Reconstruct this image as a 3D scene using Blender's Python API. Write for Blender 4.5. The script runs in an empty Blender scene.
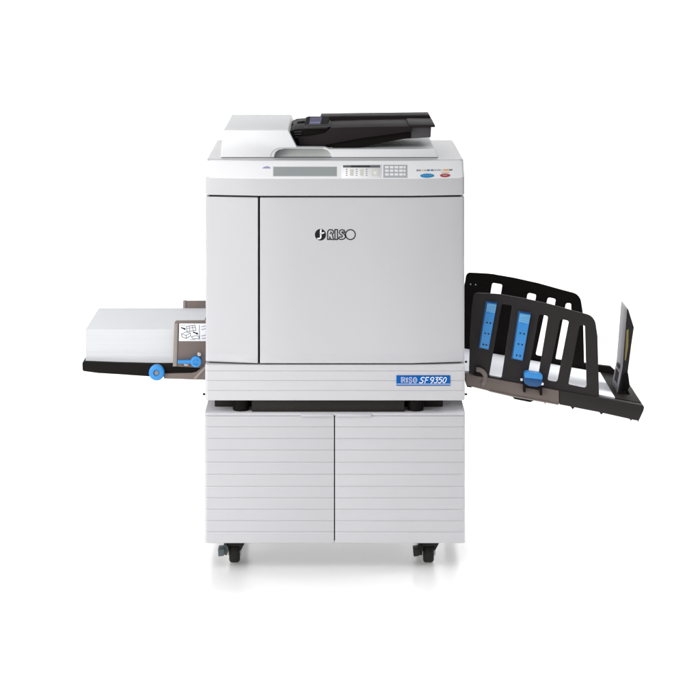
import bpy, bmesh, math
from mathutils import Vector, Matrix

# ------------------------------------------------------------------ basics
scene = bpy.context.scene
col = scene.collection
S = 0.00253          # metres per photo pixel in the front plane (Y = 0)
D = 5.2              # camera to the front plane
CX, CY = 335.0, -73.0
H = (562 + 73) * S * (D + 0.07) / D      # camera height above floor


def X(px, Y=0.0):
    return (px - CX) * S * (D + Y) / D


def Z(py, Y=0.0):
    return H - (py - CY) * S * (D + Y) / D


def XZ(pts, Y=0.0):
    return [(X(a, Y), Z(b, Y)) for a, b in pts]


def srgb(r, g, b):
    def f(c):
        c /= 255.0
        return c / 12.92 if c <= 0.04045 else ((c + 0.055) / 1.055) ** 2.4
    return (f(r), f(g), f(b), 1.0)


# ------------------------------------------------------------------ materials
def mat(name, color, rough=0.5, spec=0.5, metal=0.0, bump=0.0, bump_scale=900.0, var=0.0, var_scale=6.0,
        coat=0.0):
    m = bpy.data.materials.new(name)
    m.use_nodes = True
    nt = m.node_tree
    p = nt.nodes['Principled BSDF']
    p.inputs['Base Color'].default_value = color
    p.inputs['Roughness'].default_value = rough
    p.inputs['Specular IOR Level'].default_value = spec
    p.inputs['Metallic'].default_value = metal
    p.inputs['Coat Weight'].default_value = coat
    tc = nt.nodes.new('ShaderNodeTexCoord')
    if var > 0:
        n = nt.nodes.new('ShaderNodeTexNoise')
        n.inputs['Scale'].default_value = var_scale
        n.inputs['Detail'].default_value = 5
        nt.links.new(tc.outputs['Object'], n.inputs['Vector'])
        hsv = nt.nodes.new('ShaderNodeHueSaturation')
        hsv.inputs['Color'].default_value = color
        mr = nt.nodes.new('ShaderNodeMapRange')
        mr.inputs['To Min'].default_value = 1 - var
        mr.inputs['To Max'].default_value = 1 + var
        nt.links.new(n.outputs['Fac'], mr.inputs['Value'])
        nt.links.new(mr.outputs['Result'], hsv.inputs['Value'])
        nt.links.new(hsv.outputs['Color'], p.inputs['Base Color'])
        mr2 = nt.nodes.new('ShaderNodeMapRange')
        mr2.inputs['To Min'].default_value = max(0, rough - 0.06)
        mr2.inputs['To Max'].default_value = min(1, rough + 0.06)
        nt.links.new(n.outputs['Fac'], mr2.inputs['Value'])
        nt.links.new(mr2.outputs['Result'], p.inputs['Roughness'])
    if bump > 0:
        n2 = nt.nodes.new('ShaderNodeTexNoise')
        n2.inputs['Scale'].default_value = bump_scale
        n2.inputs['Detail'].default_value = 2
        nt.links.new(tc.outputs['Object'], n2.inputs['Vector'])
        b = nt.nodes.new('ShaderNodeBump')
        b.inputs['Strength'].default_value = bump
        b.inputs['Distance'].default_value = 0.0004
        nt.links.new(n2.outputs['Fac'], b.inputs['Height'])
        nt.links.new(b.outputs['Normal'], p.inputs['Normal'])
    return m


def paper_mat(name, color, lines=450.0, tilt=0.0):
    """White paper; the cut edges of a stack show as fine irregular lines."""
    m = mat(name, color, rough=0.75, spec=0.2)
    nt = m.node_tree
    p = nt.nodes['Principled BSDF']
    tc = nt.nodes.new('ShaderNodeTexCoord')
    mp = nt.nodes.new('ShaderNodeMapping')
    mp.inputs['Scale'].default_value = (1.2, 1.2, lines)
    mp.inputs['Rotation'].default_value = (0, tilt, 0)
    n = nt.nodes.new('ShaderNodeTexNoise')
    n.inputs['Scale'].default_value = 1.0
    n.inputs['Detail'].default_value = 4
    nt.links.new(tc.outputs['Object'], mp.inputs['Vector'])
    nt.links.new(mp.outputs['Vector'], n.inputs['Vector'])
    mix = nt.nodes.new('ShaderNodeMix')
    mix.data_type = 'RGBA'
    mix.inputs['A'].default_value = [c * 0.86 for c in color[:3]] + [1]
    mix.inputs['B'].default_value = color
    nt.links.new(n.outputs['Fac'], mix.inputs['Factor'])
    geo = nt.nodes.new('ShaderNodeNewGeometry')
    sep = nt.nodes.new('ShaderNodeSeparateXYZ')
    nt.links.new(geo.outputs['True Normal'], sep.inputs['Vector'])
    up = nt.nodes.new('ShaderNodeMath')
    up.operation = 'GREATER_THAN'
    up.inputs[1].default_value = 0.8
    nt.links.new(sep.outputs['Z'], up.inputs[0])
    mix2 = nt.nodes.new('ShaderNodeMix')
    mix2.data_type = 'RGBA'
    nt.links.new(up.outputs[0], mix2.inputs['Factor'])
    nt.links.new(mix.outputs['Result'], mix2.inputs['A'])
    mix2.inputs['B'].default_value = color
    nt.links.new(mix2.outputs['Result'], p.inputs['Base Color'])
    return m


M = {}
M['shell'] = mat('light_grey_plastic', (0.565, 0.56, 0.578, 1), 0.38, 0.4, bump=0.10, bump_scale=1400, var=0.012, var_scale=5)
M['door'] = mat('door_plastic', (0.55, 0.547, 0.568, 1), 0.30, 0.5, bump=0.10, bump_scale=1400, var=0.012, var_scale=4)
M['console'] = mat('white_keys_lit_panel', (0.88, 0.88, 0.895, 1), 0.45, 0.35, bump=0.08, bump_scale=1400, var=0.01)  # white of the keys; also paints the tilted panel's lit brightness
M['lid'] = mat('white_lid_plastic', (0.91, 0.915, 0.925, 1), 0.5, 0.3, bump=0.10, bump_scale=1200, var=0.012)
M['cabinet'] = mat('cabinet_plastic', (0.52, 0.517, 0.538, 1), 0.5, 0.35, bump=0.18, bump_scale=900, var=0.015, var_scale=7)
M['side'] = mat('grey_side_panel', (0.40, 0.40, 0.42, 1), 0.5, 0.4, bump=0.1, var=0.015)
M['black'] = mat('black_gap', (0.020, 0.018, 0.017, 1), 0.7, 0.2)
M['base'] = mat('dark_base_metal', (0.017, 0.014, 0.011, 1), 0.55, 0.3, var=0.05)
M['char'] = mat('charcoal_plastic', (0.025, 0.0215, 0.0215, 1), 0.55, 0.22, bump=0.2, bump_scale=700, var=0.04, var_scale=9)
M['jet'] = mat('black_plastic', (0.0080, 0.0066, 0.0058, 1), 0.65, 0.12, bump=0.15, bump_scale=700, var=0.05)
M['tray'] = mat('tray_black_plastic', (0.026, 0.021, 0.023, 1), 0.60, 0.05, bump=0.15, bump_scale=700, var=0.05)
M['traygrey'] = mat('tray_grey_plastic', (0.085, 0.08, 0.085, 1), 0.3, 0.5, var=0.04)
M['brown'] = mat('brown_grey_plastic', (0.172, 0.137, 0.122, 1), 0.5, 0.4, bump=0.15, bump_scale=800, var=0.03, var_scale=8)
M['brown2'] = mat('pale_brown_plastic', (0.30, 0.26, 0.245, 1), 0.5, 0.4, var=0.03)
M['brown3'] = mat('mid_brown_plastic', (0.20, 0.165, 0.15, 1), 0.5, 0.4, var=0.03)
M['blue'] = mat('blue_plastic', (0.038, 0.27, 0.66, 1), 0.4, 0.45, bump=0.1, var=0.03)
M['bluepale'] = mat('pale_blue_plastic', (0.15, 0.42, 0.70, 1), 0.4, 0.4)
M['bluedark'] = mat('deep_blue_plastic', (0.012, 0.08, 0.23, 1), 0.35, 0.5)
M['plate'] = mat('nameplate_blue', (0.0035, 0.10, 0.38, 1), 0.45, 0.12)
M['white'] = mat('white_print', (0.82, 0.84, 0.88, 1), 0.6, 0.2)
M['ink'] = mat('black_print', (0.012, 0.010, 0.014, 1), 0.6, 0.2)
M['greyink'] = mat('grey_print', (0.22, 0.22, 0.24, 1), 0.6, 0.2)
M['screen'] = mat('grey_display_glass', (0.33, 0.355, 0.36, 1), 0.25, 0.4, var=0.05, var_scale=12)
M['lcd'] = mat('dark_display_strip', (0.13, 0.14, 0.15, 1), 0.3, 0.4)
M['lcddark'] = mat('display_strip_centre', (0.04, 0.04, 0.045, 1), 0.3, 0.4)
M['keypad'] = mat('grey_keypad', (0.44, 0.45, 0.48, 1), 0.5, 0.3)
M['cream'] = mat('cream_key', (0.70, 0.69, 0.62, 1), 0.5, 0.3)
M['keyblue'] = mat('blue_key', (0.02, 0.25, 0.52, 1), 0.4, 0.4)
M['keyred'] = mat('red_key', (0.42, 0.06, 0.08, 1), 0.4, 0.4)
M['orange'] = mat('orange_print', (0.75, 0.40, 0.12, 1), 0.6, 0.2)
M['purple'] = mat('purple_label', (0.09, 0.085, 0.20, 1), 0.5, 0.3)
M['lilac'] = mat('lilac_print', (0.35, 0.36, 0.58, 1), 0.6, 0.2)
M['metal'] = mat('screw_metal', (0.55, 0.53, 0.52, 1), 0.35, 0.5, metal=0.7)
M['lever'] = mat('lever_grey_green', (0.09, 0.115, 0.12, 1), 0.45, 0.4)
M['rubber'] = mat('black_rubber', (0.012, 0.011, 0.010, 1), 0.6, 0.3, bump=0.1)
M['stopgrey'] = mat('stop_grey_plastic', (0.24, 0.24, 0.26, 1), 0.45, 0.4, var=0.03)
M['yellow'] = mat('ochre_label', (0.30, 0.235, 0.09, 1), 0.6, 0.2)
M['paper'] = paper_mat('white_paper', (0.70, 0.71, 0.73, 1))
M['sheet'] = paper_mat('white_paper_sheets', (0.66, 0.67, 0.705, 1), 900, math.radians(10.3))
M['notch'] = mat('lid_recess_plastic', (0.60, 0.62, 0.60, 1), 0.45, 0.4)


# ------------------------------------------------------------------ object helpers
def finish(name, me, m, parent, smooth=30.0):
    o = bpy.data.objects.new(name, me)
    col.objects.link(o)
    if m is not None:
        me.materials.append(m)
    for poly in me.polygons:
        poly.use_smooth = True
    me.set_sharp_from_angle(angle=math.radians(smooth))
    if parent is not None:
        o.parent = parent
        # geometry is written in world coordinates: undo the parent's offset
        w = Vector((0, 0, 0))
        q = parent
        while q is not None:
            w += q.location
            q = q.parent
        me.transform(Matrix.Translation(-w))
    return o


def bm_obj(name, bm, m, parent, smooth=30.0):
    bmesh.ops.recalc_face_normals(bm, faces=bm.faces)
    me = bpy.data.meshes.new(name)
    bm.to_mesh(me)
    bm.free()
    return finish(name, me, m, parent, smooth)


def bevel_sharp(bm, w, seg=2, ang=30):
    if w <= 0:
        return
    es = [e for e in bm.edges if len(e.link_faces) == 2 and e.calc_face_angle(0) > math.radians(ang)]
    bmesh.ops.bevel(bm, geom=es, offset=w, segments=seg, profile=0.5, affect='EDGES', clamp_overlap=True)


def add_prism(bm, pts, y0, y1):
    """pts: (x, z) outline, extruded from y0 to y1."""
    a = [bm.verts.new((x, y0, z)) for x, z in pts]
    b = [bm.verts.new((x, y1, z)) for x, z in pts]
    bm.faces.new(a)
    bm.faces.new(b[::-1])
    n = len(pts)
    for i in range(n):
        j = (i + 1) % n
        bm.faces.new((a[i], b[i], b[j], a[j]))


def prism(name, pts, y0, y1, m, parent, bev=0.001, seg=2):
    bm = bmesh.new()
    add_prism(bm, pts, y0, y1)
    bmesh.ops.recalc_face_normals(bm, faces=bm.faces)
    bevel_sharp(bm, bev, seg)
    return bm_obj(name, bm, m, parent)


def box(name, x0, x1, y0, y1, z0, z1, m, parent, bev=0.001):
    return prism(name, [(x0, z0), (x1, z0), (x1, z1), (x0, z1)], y0, y1, m, parent, bev)


def fillet(pts, r, seg=6):
    """Round the corners of a polygon; r a number or one radius per corner."""
    n = len(pts)
    rs = r if isinstance(r, (list, tuple)) else [r] * n
    out = []
    for i in range(n):
        p = Vector(pts[i]); a = Vector(pts[i - 1]); b = Vector(pts[(i + 1) % n])
        u = (a - p); v = (b - p)
        lu, lv = u.length, v.length
        u.normalize(); v.normalize()
        ang = u.angle(v)
        if rs[i] <= 0 or ang > math.radians(176):
            out.append((p.x, p.y)); continue
        t = min(rs[i] / math.tan(ang / 2), lu * 0.48, lv * 0.48)
        rr = t * math.tan(ang / 2)
        c = p + (u + v).normalized() * (rr / math.sin(ang / 2))
        s = p + u * t; e = p + v * t
        a0 = math.atan2(s.y - c.y, s.x - c.x)
        a1 = math.atan2(e.y - c.y, e.x - c.x)
        d = (a1 - a0 + math.pi) % (2 * math.pi) - math.pi
        for k in range(seg + 1):
            t2 = a0 + d * k / seg
            out.append((c.x + rr * math.cos(t2), c.y + rr * math.sin(t2)))
    return out


def plate(name, outer, holes, y0, y1, m, parent, bev=0.0008):
    """A sheet with real holes: 2D filled curve in the XZ plane, given thickness."""
    cu = bpy.data.curves.new(name, 'CURVE')
    cu.dimensions = '2D'
    cu.fill_mode = 'BOTH'
    for loop in [outer] + holes:
        sp = cu.splines.new('POLY')
        sp.points.add(len(loop) - 1)
        for q, (x, z) in zip(sp.points, loop):
            q.co = (x, z, 0, 1)
        sp.use_cyclic_u = True
    th = (y1 - y0) / 2
    cu.bevel_depth = bev
    cu.bevel_resolution = 1
    cu.offset = -bev
    cu.extrude = th - bev
    tmp = bpy.data.objects.new('tmp', cu)
    col.objects.link(tmp)
    bpy.context.view_layer.update()
    dg = bpy.context.evaluated_depsgraph_get()
    me = bpy.data.meshes.new_from_object(tmp.evaluated_get(dg))
    bpy.data.objects.remove(tmp)
    bpy.data.curves.remove(cu)
    # curve (x, y, z) -> world (x, ymid - z, y)
    me.transform(Matrix(((1, 0, 0, 0), (0, 0, -1, (y0 + y1) / 2), (0, 1, 0, 0), (0, 0, 0, 1))))
    me.name = name
    me.materials.clear()
    return finish(name, me, m, parent)


def loft(name, rings, m, parent, smooth=25.0):
    bm = bmesh.new()
    vr = [[bm.verts.new(p) for p in r] for r in rings]
    n = len(vr[0])
    for a, b in zip(vr, vr[1:]):
        for i in range(n):
            j = (i + 1) % n
            bm.faces.new((a[i], a[j], b[j], b[i]))
    bm.faces.new(vr[0][::-1])
    bm.faces.new(vr[-1])
    return bm_obj(name, bm, m, parent, smooth)


def add_cyl(bm, c, axis, r, l, seg=28, r2=None):
    """Cylinder centred at c along axis ('x', 'y', 'z')."""
    r2 = r if r2 is None else r2
    rot = {'z': Matrix.Identity(4), 'y': Matrix.Rotation(math.pi / 2, 4, 'X'), 'x': Matrix.Rotation(math.pi / 2, 4, 'Y')}[axis]
    bmesh.ops.create_cone(bm, cap_ends=True, segments=seg, radius1=r, radius2=r2, depth=l,
                          matrix=Matrix.Translation(c) @ rot)


def cyl(name, c, axis, r, l, m, parent, bev=0.001, seg=28):
    bm = bmesh.new()
    add_cyl(bm, c, axis, r, l, seg)
    bevel_sharp(bm, bev, 2, 50)
    return bm_obj(name, bm, m, parent)


def ribbon(bm, pts, w, y, closed=False, th=0.0003):
    """A printed stroke: flat ribbon of width w along (x, z) points."""
    P = [Vector(p) for p in pts]
    n = len(P)
    L, R = [], []
    for i in range(n):
        if closed:
            a, b = P[i - 1], P[(i + 1) % n]
        else:
            a, b = P[max(i - 1, 0)], P[min(i + 1, n - 1)]
        d1 = (P[i] - a); d2 = (b - P[i])
        if d1.length < 1e-9: d1 = d2.copy()
        if d2.length < 1e-9: d2 = d1.copy()
        d1.normalize(); d2.normalize()
        n1 = Vector((-d1.y, d1.x)); n2 = Vector((-d2.y, d2.x))
        k = n1 + n2
        if k.length < 1e-6: k = n1.copy()
        k.normalize()
        s = min(1 / max(k.dot(n1), 0.35), 2.0)
        L.append(P[i] + k * w / 2 * s); R.append(P[i] - k * w / 2 * s)
    vl = [bm.verts.new((p.x, y, p.y)) for p in L]
    vr = [bm.verts.new((p.x, y, p.y)) for p in R]
    for i in range(n if closed else n - 1):
        j = (i + 1) % n
        bm.faces.new((vl[i], vr[i], vr[j], vl[j]))


def ellipse(cx, cy, rx, ry, n=28, a0=0.0, a1=360.0):
    full = abs(a1 - a0) >= 360
    k = n if full else n + 1
    return [(cx + rx * math.cos(math.radians(a0 + (a1 - a0) * i / n)), cy + ry * math.sin(math.radians(a0 + (a1 - a0) * i / n))) for i in range(k)]


def thing(name, label, cat, loc):
    o = bpy.data.objects.new(name, None)
    o.empty_display_size = 0.1
    o.location = loc
    o['label'] = label
    o['category'] = cat
    col.objects.link(o)
    return o


# ------------------------------------------------------------------ setting
def floor_obj():
    bm = bmesh.new()
    # seamless studio sweep: flat floor, cove, upright wall
    prof = [(-9.0, 0.0), (-2.0, 0.0), (2.3, 0.0)]
    R = 0.7
    for k in range(1, 13):
        t = math.pi / 2 * k / 12
        prof.append((2.3 + R * math.sin(t), R - R * math.cos(t)))
    prof.append((3.0, 4.2))
    xs = [-7, -2, 2, 7]
    g = [[bm.verts.new((x, y, z)) for x in xs] for y, z in prof]
    for a, b in zip(g, g[1:]):
        for i in range(len(xs) - 1):
            bm.faces.new((a[i], a[i + 1], b[i + 1], b[i]))
    m = mat('white_studio_floor', (0.76, 0.76, 0.755, 1), 0.20, 0.5)
    # a thick sheet of opal acrylic: light bleeds under things that stand on it
    p = m.node_tree.nodes['Principled BSDF']
    p.inputs['IOR'].default_value = 2.1
    p.inputs['Subsurface Weight'].default_value = 1.0
    p.inputs['Subsurface Radius'].default_value = (1.0, 1.0, 1.0)
    p.inputs['Subsurface Scale'].default_value = 0.14
    o = bm_obj('floor', bm, m, None, 60)
    o['kind'] = 'structure'
    return o


floor_obj()

# ------------------------------------------------------------------ cabinet
cab = thing('storage_cabinet', 'light grey two-door storage cabinet on black casters, under the copier', 'cabinet', (0, 0.3, 0))
XL, XR = X(204.6), X(465.3)
zc_top, zc_bot = Z(413), Z(543.2)
CAB_BACK = 0.60
# top slab
bm = bmesh.new()
plan = fillet([(XL, 0.0), (XR, 0.0), (XR, CAB_BACK), (XL, CAB_BACK)], [0.010, 0.010, 0.012, 0.012], 4)
rings = []
for z, ins in [(Z(415.6), 0.0), (zc_top - 0.0012, 0.0), (zc_top - 0.0004, 0.0004), (zc_top, 0.0012)]:
    rings.append([((x - 0) * (1 - ins / 0.33), 0.3 + (y - 0.3) * (1 - ins / 0.3), z) for x, y in plan])
loft('top', rings, M['cabinet'], cab)
bm.free()
zc_floor = 0.20      # unseen bottom board, raised to let light in under the cabinet
box('carcass', XL + 0.0205, XR - 0.0205, 0.021, CAB_BACK - 0.002, zc_floor, Z(415.6) - 0.0004, M['cabinet'], cab, 0.001)
for a_, b_ in ((XL + 0.002, XL + 0.020), (XR - 0.020, XR - 0.002)):
    box('side_panel', a_, b_, 0.021, CAB_BACK - 0.002, zc_bot + 0.002, Z(415.6) - 0.0004, M['cabinet'], cab, 0.001)
box('door_gap', XL + 0.02, XR - 0.02, 0.0192, 0.0208, zc_floor, Z(416.2), M['black'], cab, 0)

GR = [427, 438.7, 450.2, 462.3, 474.5, 486.5, 498, 509.5, 521, 532]


def cab_door(x0, x1, left):
    """Door with shallow horizontal V grooves; outer edge rounded, finger grip in the top inner corner."""
    ro, ri = 0.011, 0.0012
    def plan_at(ins):
        f = 0.0 + ins
        pts = [(x0, f), (x1, f), (x1, 0.0185), (x0, 0.0185)]
        rr = [ro, ri, 0.001, 0.001] if left else [ri, ro, 0.001, 0.001]
        return fillet(pts, rr, 4)
    rings = []
    zt, zb = Z(416.0), zc_bot
    def add(z, ins):
        rings.append([(x, y, z) for x, y in plan_at(ins)])
    add(zb, 0.0012)
    add(zb + 0.0012, 0.0)
    for gpy in sorted(GR, reverse=True):
        zg = Z(gpy)
        add(zg - 0.0026, -0.0002)
        add(zg - 0.0004, 0.0016)
        add(zg + 0.0005, 0.0016)
        add(zg + 0.0012, 0.0)
    add(zt - 0.0010, 0.0)
    add(zt, 0.0010)
    o = loft('door', rings, M['cabinet'], cab, 20)
    return o


dl = cab_door(XL, X(334.0), True)
dr = cab_door(X(335.1), XR, False)
box('gap_strip', X(334.6) - 0.012, X(334.6) + 0.012, 0.0192, 0.0208, zc_bot + 0.0012, zc_floor - 0.0002, M['black'], cab, 0)
# finger grips: small dished lips at the inner top of each door
for (a, b, dd) in ((300.5, 333.5, dl), (335.7, 371.5, dr)):
    prism('finger_grip', XZ([(a, 413.9), (b, 413.9), (b, 416.4), (a + 1, 416.4)]), -0.0035, 0.010,
          M['cabinet'], dd, 0.0008)

# casters
cast0 = None


def make_caster():
    e = bpy.data.objects.new('caster', None)
    e.empty_display_size = 0.03
    e.location = (X(234.5, 0.05), 0.07 - 0.3, 0)
    col.objects.link(e)
    e.parent = cab
    cx = X(234.7, 0.07); cy = 0.07
    r = Z(543.5, 0.07) * 0.5 + 0.002
    r = 0.0265
    # wheel with a rounded tread
    bm = bmesh.new()
    w = 0.0135
    prof = [(-w, r - 0.006), (-w + 0.001, r - 0.003), (-w + 0.004, r - 0.0006), (-w + 0.007, r), (w - 0.007, r), (w - 0.004, r - 0.0006), (w - 0.001, r - 0.003), (w, r - 0.006), (w, 0.008), (-w, 0.008)]
    N = 40
    vs = [[bm.verts.new((cx + a, cy + b * math.cos(2 * math.pi * k / N), r + b * math.sin(2 * math.pi * k / N))) for a, b in prof] for k in range(N)]
    for k in range(N):
        for i in range(len(prof)):
            j = (i + 1) % len(prof)
            bm.faces.new((vs[k][i], vs[k][j], vs[(k + 1) % N][j], vs[(k + 1) % N][i]))
    wheel = bm_obj('wheel', bm, M['rubber'], e)
    # fork: top plate and two cheeks
    bm = bmesh.new()
    zt = Z(541.5, 0.05)
    xf0, xf1 = X(226, 0.06), X(245.5, 0.06)
    add_prism(bm, fillet([(xf0, zt), (xf1, zt), (xf1 - 0.004, zt - 0.009), (X(241.5, .06), zt - 0.021), (X(239.8, .06), zt - 0.024), (X(239.8, .06), zt - 0.012),
                          (X(229.5, .06), zt - 0.012), (X(229.5, .06), zt - 0.022), (X(228, .06), zt - 0.016), (X(227, .06), zt - 0.008)], 0.001, 2), cy - 0.02, cy + 0.03)
    bmesh.ops.recalc_face_normals(bm, faces=bm.faces)
    bevel_sharp(bm, 0.0008, 1)
    bm_obj('fork', bm, M['rubber'], e)
    box('mount', cx - 0.014, cx + 0.014, cy - 0.012, cy + 0.022, zt - 0.003, zc_floor - 0.0003, M['rubber'], e, 0.001)
    # side cheek + axle
    bm = bmesh.new()
    for s in (-1, 1):
        add_cyl(bm, (cx + s * 0.0155, cy, r + 0.002), 'x', 0.011, 0.003, 20)
    add_cyl(bm, (cx, cy, r), 'x', 0.004, 0.036, 16)
    bm_obj('axle', bm, M['metal'], e)
    # brake lever: pedal with a stalk
    bm = bmesh.new()
    add_prism(bm, fillet(XZ([(218, 549.2), (224.4, 548.6), (224.2, 555.3), (218.5, 556)], 0.03), 0.0012, 3), cy - 0.045, cy - 0.008)
    add_prism(bm, fillet(XZ([(223.5, 545.8), (226.2, 545), (228.5, 549), (227, 555.8), (224.2, 555), (223.6, 549)], 0.04), 0.0012, 3), cy - 0.028, cy + 0.006)
    bmesh.ops.recalc_face_normals(bm, faces=bm.faces)
    bevel_sharp(bm, 0.001, 2)
    bm_obj('brake_lever', bm, M['lever'], e)
    return e


cast0 = make_caster()


def dup_caster(dx, dy, lever=None):
    c = cast0.copy()
    col.objects.link(c)
    c.parent = cab
    c.location = cast0.location + Vector((dx, dy, 0))
    for ch in list(cast0.children):
        d = ch.copy()
        if lever and ch.name.startswith('brake'):
            d.data = ch.data.copy()
            d.data.materials.clear(); d.data.materials.append(lever)
        col.objects.link(d)
        d.parent = c
    return c


dxr = (X(428.3, 0.07) - X(234.7, 0.07))
dup_caster(dxr, 0, M['rubber'])
dup_caster(0, 0.44)
dup_caster(dxr, 0.44, M['rubber'])

# ------------------------------------------------------------------ copier
cop = thing('copier', 'light grey office copier with blue nameplate, paper trays out both sides, standing on the cabinet', 'copier', (0, 0.3, Z(412.6)))
BL, BR = X(205), X(465)
BACK = 0.53


def front_plan(x0, x1, y_back, off=0.0, facet=0.017, lround=0.009, rround=0.009, ins=0.0, seg=4):
    """Plan outline: front with a flat middle and two flanks that turn slightly away."""
    xa, xb = X(259), X(411)
    a, b = x0 + ins, x1 - ins
    def yf(x):
        if x < xa: return 1.25 * facet * ((xa - x) / (xa - BL)) ** 1.12
        if x > xb: return facet * ((x - xb) / (BR - xb)) ** 1.12
        return 0.0
    pts = [(a, yf(a) + off)]
    rr = [lround]
    for x in [X(222), X(240), xa, X(300), X(370), xb, X(430), X(448)]:
        if a + 0.012 < x < b - 0.012:
            pts.append((x, yf(x) + off)); rr.append(0)
    pts.append((b, yf(b) + off)); rr.append(rround)
    pts.append((b, y_back)); rr.append(0.001)
    pts.append((a, y_back)); rr.append(0.001)
    return fillet(pts, rr, seg)


def ring(plan, z):
    return [(x, y, z) for x, y in plan]


# base section with grooves
zb0, zb1 = Z(400.2), Z(364.6)
rings = []


def base_plan(ins):
    return fillet([(BL + ins * .3, -0.004 + ins), (BR - ins * .3, -0.004 + ins), (BR - ins * .3, BACK), (BL + ins * .3, BACK)], [0.011, 0.011, 0.004, 0.004], 4)


rings.append(ring(base_plan(0.002), zb0))
rings.append(ring(base_plan(0.0005), zb0 + 0.0007))
rings.append(ring(base_plan(0.0), zb0 + 0.002))
for gpy in (390.2, 380.2, 370.6):
    zg = Z(gpy)
    for dz, ins in ((-0.0016, 0.0), (-0.0002, 0.0014), (0.0006, 0.0014), (0.0011, 0.0)):
        rings.append(ring(base_plan(ins), zg + dz))
rings.append(ring(base_plan(0.0), zb1 - 0.0015))
rings.append(ring(base_plan(0.0015), zb1))
lower = loft('lower_panel', rings, M['shell'], cop, 20)

# inner body that the covers hang on (dark front shows in the gaps)
box('body', BL + 0.003, BR - 0.003, 0.062, BACK - 0.002, zb1 + 0.0005, Z(196.3), M['side'], cop, 0.002)
box('inner_frame', BL + 0.010, BR - 0.010, 0.024, 0.0615, zb1 + 0.0005, Z(195.0), M['black'], cop, 0)

zd0, zd1 = Z(363.1), Z(197.7)


def cover(name, x0, x1, lr, rr):
    R = []
    for z, off, ins in [(zd0, -0.0016, 0.0012), (zd0 + 0.0012, -0.0030, 0.0), (zd0 + 0.004, -0.0031, 0.0), (Z(358.8), -0.0014, 0.0), (Z(354.5), 0.0, 0.0), (Z(352.5), 0.0, 0.0),
                        (Z(280), 0.0, 0.0), (zd1 - 0.0016, 0.0, 0.0), (zd1 - 0.0005, 0.0005, 0.0004), (zd1, 0.0016, 0.0014)]:
        R.append(ring(front_plan(x0, x1, 0.0600, off, lround=lr, rround=rr, ins=ins), z))
    return loft(name, R, M['door'], cop, 12)


front_door = cover('front_door', X(260.0), BR, 0.0014, 0.010)
side_cover = cover('side_cover', BL, X(258.0), 0.010, 0.0016)

# console block: vertical skirt, then a panel leaning back, then a flat deck
zk0, zk1, zk2 = Z(195.9), Z(178.6), Z(160.6, 0.036)
R = []
for z, off, ins in [(zk0, 0.0016, 0.0014), (zk0 + 0.0005, 0.0005, 0.0004), (zk0 + 0.0016, 0.0, 0.0), (zk1 - 0.0030, 0.0, 0.0), (zk1 - 0.0008, 0.0005, 0.0),
                    (zk1 + 0.0014, 0.0021, 0.0), (zk2 - 0.0020, 0.0345, 0.0006), (zk2 - 0.0003, 0.0370, 0.0009), (zk2 + 0.0008, 0.0400, 0.0016), (zk2 + 0.0010, 0.0440, 0.004)]:
    R.append(ring(front_plan(BL, BR, BACK, off, lround=0.010, rround=0.010, ins=ins), z))
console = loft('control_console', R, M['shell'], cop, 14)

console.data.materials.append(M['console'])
for pl in console.data.polygons:      # brightness of the tilted panel painted in as a lighter colour
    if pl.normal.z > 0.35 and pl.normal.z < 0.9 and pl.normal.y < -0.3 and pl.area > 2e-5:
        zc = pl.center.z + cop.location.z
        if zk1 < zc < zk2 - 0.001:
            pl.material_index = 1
# plane of the leaning panel, for things printed or set on it
PY0, PZ0 = 0.0021, zk1 + 0.0014
PY1, PZ1 = 0.0345, zk2 - 0.0020
nrm = Vector((0, -(PZ1 - PZ0), (PY1 - PY0))).normalized()


def on_panel(px, py, h=0.0):
    lo, hi = -0.3, 1.4
    for _ in range(50):
        t = (lo + hi) / 2
        y = PY0 + (PY1 - PY0) * t; z = PZ0 + (PZ1 - PZ0) * t
        yy = CY + (H - z) / (S * (D + y) / D)
        if yy > py: lo = t
        else: hi = t
    p = Vector((X(px, y), y, z))
    # right and left of the flat middle the panel turns slightly away with the front
    f = 0.0
    xa, xb = X(259), X(411)
    if p.x > xb: f = 0.017 * ((p.x - xb) / (BR - xb)) ** 1.12
    if p.x < xa: f = 1.25 * 0.017 * ((xa - p.x) / (xa - BL)) ** 1.12
    return p + Vector((0, f, 0)) + nrm * h


def panel_items(name, polys, h0, h1, m, parent, bev=0.0003):
    bm = bmesh.new()
    for pts in polys:
        a = [bm.verts.new(on_panel(x, y, h1)) for x, y in pts]
        b = [bm.verts.new(on_panel(x, y, h0)) for x, y in pts]
        bm.faces.new(a); bm.faces.new(b[::-1])
        n = len(pts)
        for i in range(n):
            j = (i + 1) % n
            bm.faces.new((a[i], b[i], b[j], a[j]))
    bmesh.ops.recalc_face_normals(bm, faces=bm.faces)
    if bev: bevel_sharp(bm, bev, 1, 50)
    return bm_obj(name, bm, m, parent)


def rect(x0, y0, x1, y1):
    return [(x0, y0), (x1, y0), (x1, y1), (x0, y1)]


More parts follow.
